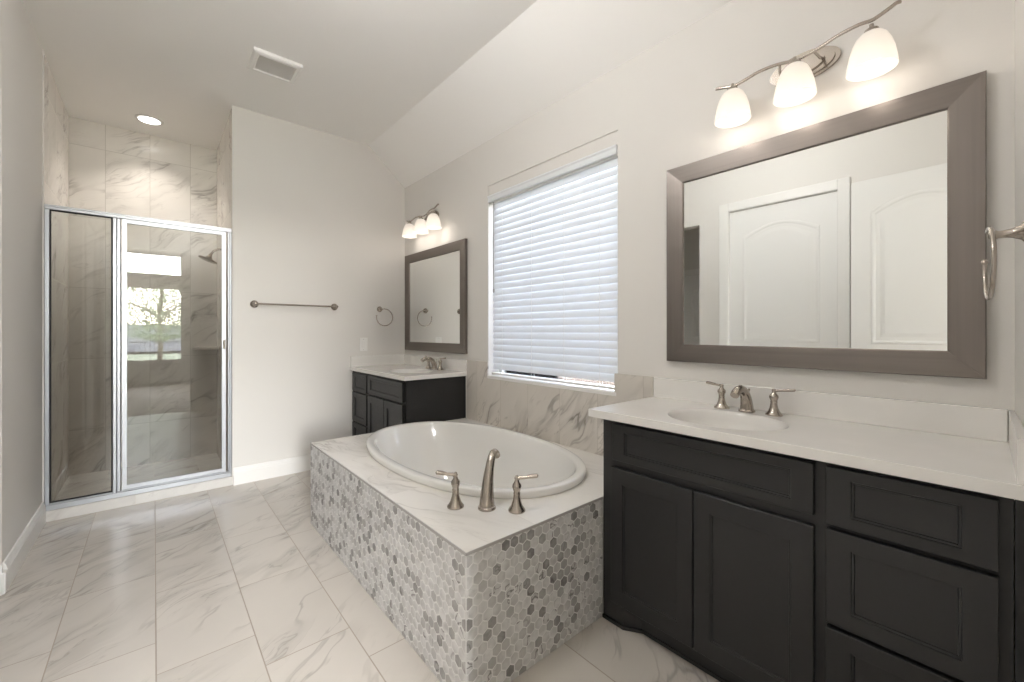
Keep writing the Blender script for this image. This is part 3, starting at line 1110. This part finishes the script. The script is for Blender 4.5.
def countertop(label, x0, y0, y1, sink, splash_z, side, group):
    root = thing('vanity_countertop', label, 'countertop', ((x0 + R) / 2, (y0 + y1) / 2, ZU), group)
    sx, sy, sa, sb = sink
    N = 72
    el = [(sx + sa * math.cos(2 * PI * k / N), sy + sb * math.sin(2 * PI * k / N)) for k in range(N)]
    bb = B()
    if side == 'front':    # the right end follows the slightly skewed wall
        c1 = fw(x0) + 0.001
        c2 = fw(R) + 0.001
        rect = None
    plate_hole(bb, x0, R - 0.001, y0, y1, ZU, ZTOP, el)
    if side == 'front':
        for v in bb.bm.verts:
            if abs(v.co.y - y0) < 1e-6:
                v.co.y = fw(v.co.x) + 0.001
    top = bb.build('slab', 'counter', root)
    top.modifiers.new('bevel', 'BEVEL').width = 0.003
    top.modifiers['bevel'].segments = 2
    top.modifiers['bevel'].limit_method = 'ANGLE'
    top.modifiers['bevel'].angle_limit = math.radians(50)
    sb_ = B()
    rings = []
    for f, z in ((1.005, ZTOP - 0.0015), (0.985, ZTOP - 0.004), (0.96, ZTOP - 0.012), (0.93, ZTOP - 0.035), (0.88, ZTOP - 0.07), (0.78, ZTOP - 0.105),
                 (0.60, ZTOP - 0.128), (0.35, ZTOP - 0.138), (0.12, ZTOP - 0.141)):
        rings.append([(sx + sa * f * math.cos(2 * PI * k / N), sy + sb * f * math.sin(2 * PI * k / N), z) for k in range(N)])
    sb_.loops(rings, True, False, True)
    so = sb_.build('sink_basin', 'counter', root, 60)
    dr = B()
    dr.lathe([(0.024, 0), (0.024, 0.003), (0.018, 0.005), (0.008, 0.0055)], (sx, sy, ZTOP - 0.1412), (0, 0, 1), 20)
    dr.build('sink_drain', 'nickel', so, 40)
    bs = B()
    bs.box(R - 0.020, R - 0.001, y0 + (0.0 if side == 'back' else 0.0068), y1 - (0.001 if side == 'front' else 0.02), ZTOP, splash_z, 0.002)
    bs.build('backsplash', 'counter', root)
    ss = B()
    if side == 'front':
        xa, xb = x0 + 0.012, R - 0.021
        ss.loops([[(xa, fw(xa) + 0.0015, z), (xb, fw(xb) + 0.0015, z), (xb, fw(xb) + 0.0125, z), (xa, fw(xa) + 0.0205, z)]
                  for z in (ZTOP, splash_z)])
    else:
        ss.box(x0 + 0.008, R - 0.001, y1 - 0.020, y1 - 0.001, ZTOP, splash_z, 0.002)
    ss.build('side_splash', 'counter', root)
    return root


GC = 'white countertops with integral oval sinks'
countertop('long white countertop with oval sink on the foreground vanity', 1.412, -0.02, 1.150, (1.640, 0.683, 0.170, 0.206), 0.9867, 'front', GC)
countertop('white countertop with oval sink on the far corner vanity', 1.388, 2.830, D - 0.001, (1.640, 3.22, 0.170, 0.206), 0.9867, 'back', GC)
GF = 'widespread vanity faucets'
vanity_faucet('brushed nickel faucet behind the foreground vanity sink', 1.862, 0.684, ZTOP, GF)
vanity_faucet('brushed nickel faucet behind the far corner vanity sink', 1.862, 3.22, ZTOP, GF)


# ------------------------------------------------------------------ mirrors
def mirror(label, y0, y1, z0, z1, group):
    root = thing('wall_mirror', label, 'mirror', (R, (y0 + y1) / 2, z0), group)
    w = 0.083
    prof = [(0.0, R - 0.001), (0.0, R - 0.026), (0.002, R - 0.029), (w - 0.004, R - 0.024), (w, R - 0.020), (w, R - 0.010)]
    # four mitred rails
    cor = [(y0, z0, 1, 1), (y1, z0, -1, 1), (y1, z1, -1, -1), (y0, z1, 1, -1)]
    for i in range(4):
        a, c = cor[i], cor[(i + 1) % 4]
        bb = B()
        g = 0.00025
        ra = [(x, a[0] + a[2] * ins, a[1] + a[3] * ins) for ins, x in prof]
        rc = [(x, c[0] + c[2] * ins, c[1] + c[3] * ins) for ins, x in prof]
        if i % 2 == 0:
            ra = [(p[0], p[1] + g, p[2]) for p in ra]
            rc = [(p[0], p[1] - g, p[2]) for p in rc]
        bb.loops([ra, rc])
        bb.build('frame_rail', 'pewter_h' if i % 2 == 0 else 'pewter_v', root)
    bb = B()
    bb.box(R - 0.016, R - 0.002, y0 + w - 0.002, y1 - w + 0.002, z0 + w - 0.002, z1 - w + 0.002)
    bb.build('mirror_glass', 'mirror', root)
    return root


GM = 'framed wall mirrors'
mirror('wide mirror in brushed pewter frame above the foreground vanity', 0.0296, 1.0734, 1.0747, 2.013, GM)
mirror('pewter framed mirror above the far corner vanity', 2.835, 3.906, 1.035, 1.977, GM)


# ------------------------------------------------------------------ vanity lights
def vanity_light(label, yc, zc, group):
    root = thing('vanity_light', label, 'wall light', (R, yc, zc), group)
    bb = B()
    n = 40
    for (f, x0, x1) in ((1.0, R - 0.001, R - 0.012), (0.86, R - 0.012, R - 0.018), (0.60, R - 0.018, R - 0.026)):
        rings = [[(x, yc + 0.118 * f * math.cos(2 * PI * k / n), zc + 0.008 + 0.056 * f * math.sin(2 * PI * k / n)) for k in range(n)] for x in (x0, x1)]
        bb.loops(rings)
    bb.build('backplate', 'nickel', root, 35)
    xb = R - 0.107
    keys = [(0.292, 0.010), (0.25, -0.002), (0.21, -0.010), (0.17, -0.003), (0.125, 0.008), (0.065, 0.010), (0.0, 0.0), (-0.065, 0.004),
            (-0.13, 0.016), (-0.19, 0.018), (-0.225, 0.014), (-0.26, 0.026), (-0.292, 0.040)]
    bar = B()
    pts = []
    for i in range(len(keys) - 1):
        p0 = keys[max(0, i - 1)]
        p1, p2 = keys[i], keys[i + 1]
        p3 = keys[min(len(keys) - 1, i + 2)]
        for k in range(4):
            t_ = k / 4
            zz = 0.5 * ((2 * p1[1]) + (-p0[1] + p2[1]) * t_ + (2 * p0[1] - 5 * p1[1] + 4 * p2[1] - p3[1]) * t_ ** 2 + (-p0[1] + 3 * p1[1] - 3 * p2[1] + p3[1]) * t_ ** 3)
            yy = p1[0] + (p2[0] - p1[0]) * t_
            pts.append((xb + 0.010 * math.cos(yy * 14), yc + yy, zc + zz))
    pts.append((xb, yc + keys[-1][0], zc + keys[-1][1]))
    bar.tube(pts, 0.0068, 10, up=(1, 0, 0), flat=0.62)
    for yy in (0.055, -0.055):
        bar.tube([(R - 0.022, yc + yy * 1.2, zc + 0.004), (R - 0.06, yc + yy * 1.2, zc - 0.010), (xb + 0.006, yc + yy, zc + 0.003)], 0.0045, 8)
    bar.build('wave_bar', 'nickel', root, 50)
    for yy in (0.222, 0.0, -0.222):
        cx, cy, ct = xb - 0.012, yc + yy, zc - 0.035
        so = B()
        so.lathe([(0.006, 0.034), (0.007, 0.022), (0.019, 0.016), (0.022, 0.006), (0.022, -0.006), (0.018, -0.01)], (cx, cy, ct), (0, 0, 1), 20)
        sock = so.build('socket_cup', 'nickel', root, 40)
        sh = B()
        prof = [(0.021, 0.004), (0.030, 0.001), (0.042, -0.012), (0.052, -0.034), (0.060, -0.062), (0.0655, -0.095), (0.068, -0.118),
                (0.0655, -0.118), (0.063, -0.095), (0.0575, -0.063), (0.0495, -0.036), (0.040, -0.015), (0.029, -0.003), (0.020, 0.0)]
        sh.lathe(prof, (cx, cy, ct), (0, 0, 1), 32, cap0=False, cap1=False)
        shd = sh.build('lamp_shade', 'shade', root, 60)
        bu = B()
        bu.lathe([(0.012, -0.012), (0.014, -0.030), (0.024, -0.048), (0.029, -0.066), (0.027, -0.082), (0.018, -0.093), (0.004, -0.098)], (cx, cy, ct), (0, 0, 1), 20)
        bu.build('bulb', 'bulb', root, 60)
        ld = bpy.data.lights.new('vanity bulb light', 'POINT')
        ld.energy = LAMP_W
        ld.color = (1.0, 0.90, 0.80)
        ld.shadow_soft_size = 0.03
        lo = bpy.data.objects.new('vanity_bulb_light', ld)
        COL.objects.link(lo)
        lo.location = (cx, cy, ct - 0.145)
    return root


GL = 'three shade vanity lights'
vanity_light('three shade wave bar light above the foreground mirror', 0.505, 2.25, GL)
vanity_light('three shade wave bar light above the far corner mirror', 3.40, 2.262, GL)


# ------------------------------------------------------------------ towel bar and rings
def post(bb, base, axis, length, s=1.0):
    bb.lathe([(0.027 * s, 0), (0.0275 * s, 0.004), (0.024 * s, 0.008), (0.016 * s, 0.014), (0.0095 * s, 0.028), (0.0075 * s, max(0.034, length - 0.012)),
              (0.0095 * s, length - 0.008), (0.010 * s, length), (0.006 * s, length + 0.004)], base, axis, 24)


tb = thing('towel_bar', 'brushed nickel towel bar on the wall beside the shower', 'towel bar', (0.937, D, 1.443))
b = B()
b.tube([(0.622, D - 0.068, 1.443), (1.252, D - 0.068, 1.443)], 0.0075, 14)
b.build('bar', 'nickel', tb, 50)
for xx in (0.622, 1.252):
    b = B()
    post(b, (xx, D, 1.443), (0, -1, 0), 0.072, 1.1)
    b.ball((xx, D - 0.068, 1.443), 0.013, 14)
    b.build('mounting_post', 'nickel', tb, 50)


def ring_part(root, centre, ex, ey, rad, a0, a1, rt=0.0048, n=44):
    """open ring in the plane of ex, ey; angles in degrees"""
    bb = B()
    ex, ey, c = Vector(ex), Vector(ey), Vector(centre)
    pts = []
    for k in range(n + 1):
        a = math.radians(a0 + (a1 - a0) * k / n)
        pts.append(c + ex * (rad * math.cos(a)) + ey * (rad * math.sin(a)))
    bb.tube(pts, rt, 10, up=ex.cross(ey))
    e = pts[-1]
    bb.ball(tuple(e), rt * 1.45, 12)
    bb.build('ring', 'nickel', root, 50)


GR = 'open towel rings'
tr = thing('towel_ring', 'open towel ring on the far wall above the white wall plate', 'towel ring', (1.675, D, 1.435), GR)
b = B()
post(b, (1.680, D, 1.437), (0, -1, 0), 0.048, 1.0)
b.build('mounting_post', 'nickel', tr, 50)
ring_part(tr, (1.712, D - 0.045, 1.357), (1, 0, 0), (0, 0, 1), 0.082, 112, -190 + 0)
tr2 = thing('towel_ring', 'open towel ring at the right edge, beside the wide mirror', 'towel ring', (1.48, fw(1.48), 1.445), GR)
b = B()
post(b, (1.44, fw(1.44), 1.437), (0, 1, 0), 0.058, 1.05)
b.build('mounting_post', 'nickel', tr2, 50)
ca, sa = math.cos(0.10), -math.sin(0.10)
ring_part(tr2, (1.465, fw(1.465) + 0.060, 1.377), (-ca, sa, 0), (0, 0, 1), 0.080, 108, -188, 0.0046)

# wall plate
ol = thing('wall_plate', 'small white wall plate above the far corner countertop', 'wall plate', (1.52, D, 1.095))
b = B()
b.box(1.482, 1.558, D - 0.006, D, 1.032, 1.158, 0.003, 2)
b.build('cover_plate', 'plastic', ol)
b = B()
b.box(1.503, 1.537, D - 0.0085, D - 0.006, 1.062, 1.128, 0.001)
b.build('rocker', 'white', ol)
for zz in (1.045, 1.145):
    b = B()
    b.lathe([(0.003, 0), (0.003, 0.001), (0.001, 0.0015)], (1.52, D - 0.006, zz), (0, -1, 0), 10)
    b.build('screw', 'trimmetal', ol)

# ------------------------------------------------------------------ ceiling vent and downlight
cv = thing('ceiling_vent', 'white square exhaust vent cover on the ceiling', 'vent', (0.62, 3.18, ZC))
b = B()
X0, X1, Y0v, Y1v = 0.478, 0.762, 3.055, 3.305


def PV(u, v, d_):
    return (u, v, ZC - d_)


rect_rings(b, X0, X1, Y0v, Y1v, [(0, 0.0), (0.0, 0.018), (0.010, 0.026), (0.030, 0.026), (0.038, 0.012)], PV, fill=True)
b.build('cover', 'plastic', cv)
b = B()
for k in range(13):
    yy = Y0v + 0.045 + k * 0.0133
    b.box(X0 + 0.04, X1 - 0.04, yy, yy + 0.006, ZC - 0.021, ZC - 0.012)
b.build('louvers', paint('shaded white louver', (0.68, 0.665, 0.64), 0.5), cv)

dl = thing('recessed_light', 'round lit recessed downlight in the shower ceiling', 'downlight', (-0.03, 4.69, ZC))
b = B()
b.lathe([(0.072, 0.0), (0.095, 0.0), (0.095, 0.004), (0.088, 0.009), (0.076, 0.010), (0.072, 0.006)], (-0.03, 4.69, ZC), (0, 0, -1), 36)
b.build('trim_ring', 'white', dl, 40)
b = B()
b.lathe([(0.071, 0.0), (0.071, 0.0065), (0.06, 0.0085), (0.02, 0.0095)], (-0.03, 4.69, ZC), (0, 0, -1), 32)
b.build('lens', 'can', dl, 40)
ld = bpy.data.lights.new('downlight', 'AREA')
ld.shape = 'DISK'
ld.size = 0.13
ld.spread = math.radians(105)
ld.energy = CAN_W
ld.color = (1.0, 0.92, 0.83)
lo = bpy.data.objects.new('downlight', ld)
COL.objects.link(lo)
lo.location = (-0.03, 4.69, ZC - 0.013)

fl = thing('added_fill_globe', 'added globe fill light hanging unseen above the view near the doorway', 'added light', (0.40, 1.40, ZC))  # added lamp above the view, brightens walls and ceiling
b = B()
b.lathe([(0.075, 0), (0.078, 0.006), (0.070, 0.018), (0.012, 0.024), (0.010, 0.120), (0.040, 0.130), (0.042, 0.150)], (0.40, 1.40, ZC), (0, 0, -1), 30)
b.build('stem', 'nickel', fl, 40)
b = B()
b.ball((0.40, 1.40, ZC - 0.260), 0.125, 32)
b.build('fill_globe_ball', 'dome', fl, 60)

# ------------------------------------------------------------------ shower enclosure
se = thing('shower_enclosure', 'framed glass shower door and fixed side panel', 'shower door', (-0.03, 4.0, 0.07))
YF = 3.975
Z0e, Z1e = 0.070, 2.035
sxl, sxr = L + 0.007, XS - 0.010
b = B()
b.box(sxl, sxr, YF - 0.004, YF + 0.036, Z0e, Z0e + 0.034, 0.002)
b.box(sxl, sxr, YF + 0.004, YF + 0.030, Z0e + 0.034, Z0e + 0.044, 0.002)
b.build('bottom_track', 'chromeh', se)
b = B()
b.box(sxl, sxr, YF - 0.004, YF + 0.036, Z1e - 0.030, Z1e, 0.002)
b.box(sxl, sxr, YF - 0.008, YF + 0.002, Z1e - 0.012, Z1e - 0.001, 0.001)
b.build('header', 'chromeh', se)
b = B()
b.box(sxl, sxl + 0.022, YF, YF + 0.032, Z0e + 0.03, Z1e - 0.03, 0.002)
b.build('wall_jamb', 'chrome', se)
b = B()
b.box(sxr - 0.012, sxr, YF - 0.002, YF + 0.034, Z0e + 0.03, Z1e - 0.03, 0.002)
b.box(sxr - 0.024, sxr - 0.012, YF + 0.006, YF + 0.03, Z0e + 0.04, Z1e - 0.03, 0.002)
b.build('wall_jamb', 'chrome', se)
b = B()
b.box(-0.217, -0.196, YF, YF + 0.032, Z0e + 0.03, Z1e - 0.03, 0.003)
b.box(-0.196, -0.176, YF + 0.004, YF + 0.030, Z0e + 0.03, Z1e - 0.03, 0.003)
b.build('center_post', 'chrome', se)
# fixed panel with black gasket
gx0, gx1, gz0, gz1 = sxl + 0.022, -0.217, Z0e + 0.044, Z1e - 0.030
fp = B()
fp.box(gx0 + 0.003, gx1 - 0.003, YF + 0.010, YF + 0.016, gz0 + 0.002, gz1 - 0.002)
fpo = fp.build('fixed_panel', 'glass', se)
b = B()
panel(b, gx0, gx1, gz0, gz1, [(gx0 + 0.0075, gx1 - 0.0075, gz0 + 0.009, gz1 - 0.009)], lambda a, c, e, f: b.box(a, c, YF + 0.003, YF + 0.009, e, f))
b.build('gasket', 'black', fpo)
# door
dx0, dx1, dz0, dz1 = -0.170, 0.430, Z0e + 0.048, Z1e - 0.033
do = B()
panel(do, dx0, dx1, dz0, dz1, [(dx0 + 0.026, dx1 - 0.026, dz0 + 0.028, dz1 - 0.026)],
      lambda a, c, e, f: do.box(a, c, YF - 0.006, YF + 0.020, e, f))
doo = do.build('shower_door', 'chrome', se)
b = B()
b.box(dx0 + 0.022, dx1 - 0.022, YF + 0.004, YF + 0.010, dz0 + 0.024, dz1 - 0.022)
b.build('door_glass', 'glass', doo)
b = B()
b.box(dx1 - 0.020, dx1 - 0.006, YF - 0.030, YF - 0.006, 1.085, 1.150, 0.003, 2)
b.box(dx1 - 0.016, dx1 - 0.010, YF - 0.034, YF - 0.028, 1.080, 1.155, 0.002, 2)
b.build('door_handle', 'nickel', doo)

# shower head on the right side wall
sh_ = thing('showerhead', 'nickel shower head on the right shower wall behind the glass', 'shower head', (XS - 0.006, 4.55, 2.0))
b = B()
b.lathe([(0.030, 0), (0.030, 0.003), (0.018, 0.010)], (XS - 0.006, 4.56, 1.955), (-1, 0, 0), 20)
b.build('flange', 'nickel', sh_, 40)
b = B()
b.tube([(XS - 0.006, 4.56, 1.955), (XS - 0.04, 4.56, 1.955), (XS - 0.075, 4.56, 1.935), (XS - 0.10, 4.56, 1.895)], 0.0095, 12)
b.build('shower_arm', 'nickel', sh_, 50)
b = B()
b.lathe([(0.013, -0.010), (0.016, 0.010), (0.030, 0.030), (0.072, 0.042), (0.074, 0.050), (0.068, 0.053), (0.02, 0.054)],
        (XS - 0.098, 4.56, 1.895), (-0.42, 0, -1), 32)
b.build('spray_head', 'nickel', sh_, 40)

# corner shelf
cs = B()
poly = [(XS - 0.006, YB), (XS - 0.196, YB)]
for k in range(1, 8):
    a = k / 8 * PI / 2
    poly.append((XS - 0.196 + 0.03 * (1 - math.cos(a)) + 0.16 * k / 8, YB - 0.03 * math.sin(a) - 0.16 * k / 8))
poly.append((XS - 0.006, YB - 0.19))
cs.prism(poly, 0.022, (0, 0, 1.045))
tag(cs.build('corner_shelf', 'curb', loc=(XS, YB, 1.045)), 'veined corner shelf in the shower behind the door glass', 'shelf')

# ------------------------------------------------------------------ bedroom beyond the doorway (reflected in the shower glass)
BY = -5.1
bx0, bx1 = -2.6, 2.6
b = B()
b.box(bx0, bx1, BY, -0.20, -0.06, 0)
struct(b.build('floor_bedroom', 'carpet'), 'grey carpet of the bedroom behind the doorway', 'floor')
b = B()
b.box(bx0 - 0.1, bx1 + 0.1, BY - 0.1, -0.20, 3.2, 3.3)
struct(b.build('ceiling_bedroom', 'ceil'), 'bedroom ceiling', 'ceiling')
b = B()
holes = [(-1.25, 0.54, 0.50, 2.28), (-1.25, 0.54, 2.55, 3.08)]
panel(b, bx0 - 0.1, bx1 + 0.1, 0, 3.2, holes, lambda a, c, e, f: b.box(a, c, BY - 0.12, BY, e, f))
b.box(bx0 - 0.1, bx0, BY, -0.20, 0, 3.2)
b.box(bx1, bx1 + 0.1, BY, -0.20, 0, 3.2)
panel(b, bx0 - 0.1, bx1 + 0.1, 0, 3.2, [(L - 0.1, R + 0.16, 0, ZC)], lambda a, c, e, f: b.box(a, c, -0.26, -0.20, e, f))
struct(b.build('wall_bedroom', 'wall'), 'bedroom walls seen reflected in the shower glass', 'wall')
w2 = snode('window_2', 'bedroom window reflected in the shower glass', 'window', (-0.35, BY, 0.5))
b = B()
for (z0, z1) in ((0.50, 2.28), (2.55, 3.08)):
    panel(b, -1.25, 0.54, z0, z1, [(-1.21, 0.50, z0 + 0.04, z1 - 0.04)],
          lambda a, c, e, f: b.box(a, c, BY - 0.09, BY - 0.03, e, f))
b.build('window_frame', 'white', w2)
b = B()
for (z0, z1) in ((0.52, 2.26), (2.57, 3.06)):
    b.box(-1.23, 0.52, BY - 0.062, BY - 0.058, z0, z1)
b.build('window_pane', 'pane', w2)
b = B()
b.box(-1.30, 0.59, BY - 0.02, BY + 0.03, 0.478, 0.50, 0.003)
struct(b.build('trim_6', 'white'), 'bedroom window stool', 'window sill')
if PORTALS:
    for (cx, cz, sx_, sz_, cy, rot) in ((-0.355, 1.39, 1.79, 1.78, BY - 0.14, (PI / 2, 0, 0)), (-0.355, 2.815, 1.79, 0.53, BY - 0.14, (PI / 2, 0, 0))):
        pl = bpy.data.lights.new('portal', 'AREA')
        pl.shape = 'RECTANGLE'
        pl.size, pl.size_y = sx_, sz_
        pl.cycles.is_portal = True
        po = bpy.data.objects.new('daylight_portal', pl)
        COL.objects.link(po)
        po.location = (cx, cy, cz)
        po.rotation_euler = (PI / 2, 0, 0)
bd = thing('added_bedroom_lamp', 'added round fill lamp, unseen on the bedroom ceiling', 'added lamp', (0.0, -2.0, 3.2))  # added lamp behind the camera, sends fill light through the doorway
b = B()
b.lathe([(0.19, 0), (0.20, 0.01), (0.19, 0.03)], (0.0, -2.0, 3.2), (0, 0, -1), 36)
b.build('lamp_base', 'nickel', bd, 40)
b = B()
b.lathe([(0.18, 0.03), (0.17, 0.06), (0.12, 0.09), (0.03, 0.105)], (0.0, -2.0, 3.2), (0, 0, -1), 36)
b.build('lamp_shade', 'bed_fill', bd, 50)
ld = bpy.data.lights.new('added bedroom fill', 'AREA')  # light of the added bedroom fill
ld.shape = 'DISK'
ld.size = 0.4
ld.energy = BED_W
ld.color = (1.0, 0.97, 0.93)
lo = bpy.data.objects.new('added_bedroom_fill_light', ld)
COL.objects.link(lo)
lo.location = (0.0, -2.0, 3.085)

# ------------------------------------------------------------------ outside
b = B()
b.box(-30, 30, -45, BY - 0.12, -0.35, -0.15)
b.box(R + 0.16, 30, BY - 0.12, 30, -0.35, -0.15)
struct(b.build('ground', 'lawn'), 'lawn outside the windows', 'lawn')
# side fence seen under the blind
fn = thing('wooden_fence', 'brown board fence outside, glimpsed under the blind', 'fence', (4.6, 2.0, -0.15))
b = B()
for k in range(52):
    yy = -2.0 + k * 0.15
    b.box(4.6, 4.622, yy, yy + 0.142, -0.15, 1.62)
b.build('board_panel', 'fencewood', fn)
b = B()
for z in (0.1, 1.3):
    b.box(4.622, 4.66, -2.0, 5.8, z, z + 0.09)
b.build('rail', 'fencewood', fn)
# iron fence, tree and neighbour's house behind the bedroom window
fi = thing('iron_fence', 'black iron picket fence reflected in the shower glass', 'fence', (0, -13.0, -0.15))
b = B()
for z in (0.0, 0.80):
    b.box(-6, 6, -13.02, -12.98, z, z + 0.035)
b.build('rail', 'ironfence', fi)
b = B()
for k in range(86):
    xx = -6 + k * 0.14
    b.box(xx - 0.008, xx + 0.008, -13.008, -12.992, -0.15, 0.86)
b.build('pickets', 'ironfence', fi)
tr_ = thing('tree', 'leafy young tree reflected in the shower glass', 'tree', (0.15, -11.0, -0.15))
b = B()
b.tube([(0.15, -11, -0.15), (0.17, -11, 0.9), (0.14, -11.02, 1.8), (0.2, -11, 2.7)], [0.09, 0.075, 0.06, 0.03], 10)
random.seed(3)
for k in range(14):
    a = random.uniform(0, 2 * PI)
    z = random.uniform(1.0, 2.0)
    ln = random.uniform(0.7, 1.3)
    b.tube([(0.15, -11, z), (0.15 + math.cos(a) * ln * .5, -11 + math.sin(a) * ln * .5, z + .35), (0.15 + math.cos(a) * ln, -11 + math.sin(a) * ln, z + .6)], [0.03, 0.018, 0.008], 6)
b.build('trunk', 'bark', tr_, 60)
b = B()
for k in range(2600):
    a = random.uniform(0, 2 * PI)
    rr_ = 1.6 * math.sqrt(random.random())
    z = random.uniform(-1, 1)
    rr_ *= math.sqrt(1 - z * z) * 1.0
    c = Vector((0.15 + rr_ * math.cos(a), -11 + rr_ * math.sin(a), 1.95 + z * 1.05))
    u = Vector((random.uniform(-1, 1), random.uniform(-1, 1), random.uniform(-1, 1))).normalized()
    w = u.orthogonal().normalized()
    s = random.uniform(0.04, 0.075)
    vs = [b.bm.verts.new(c + u * s), b.bm.verts.new(c + w * s * 0.5), b.bm.verts.new(c - u * s), b.bm.verts.new(c - w * s * 0.5)]
    b.face(vs)
b.build('foliage', 'leaf', tr_)
hs = thing('neighbour_house', 'brick house with grey roof reflected in the shower glass', 'house', (0, -26, -0.15))
b = B()
b.box(-12, 12, -32, -26, -0.35, 0.1)
b.build('house_wall', 'brick', hs)
b = B()
b.prism([(-25.4, 0.0), (-32.6, 0.0), (-29, 1.65)], 25.2, (-12.6, 0, 0), (0, 1, 0), (0, 0, 1), (1, 0, 0))
b.build('roof', 'shingle', hs)
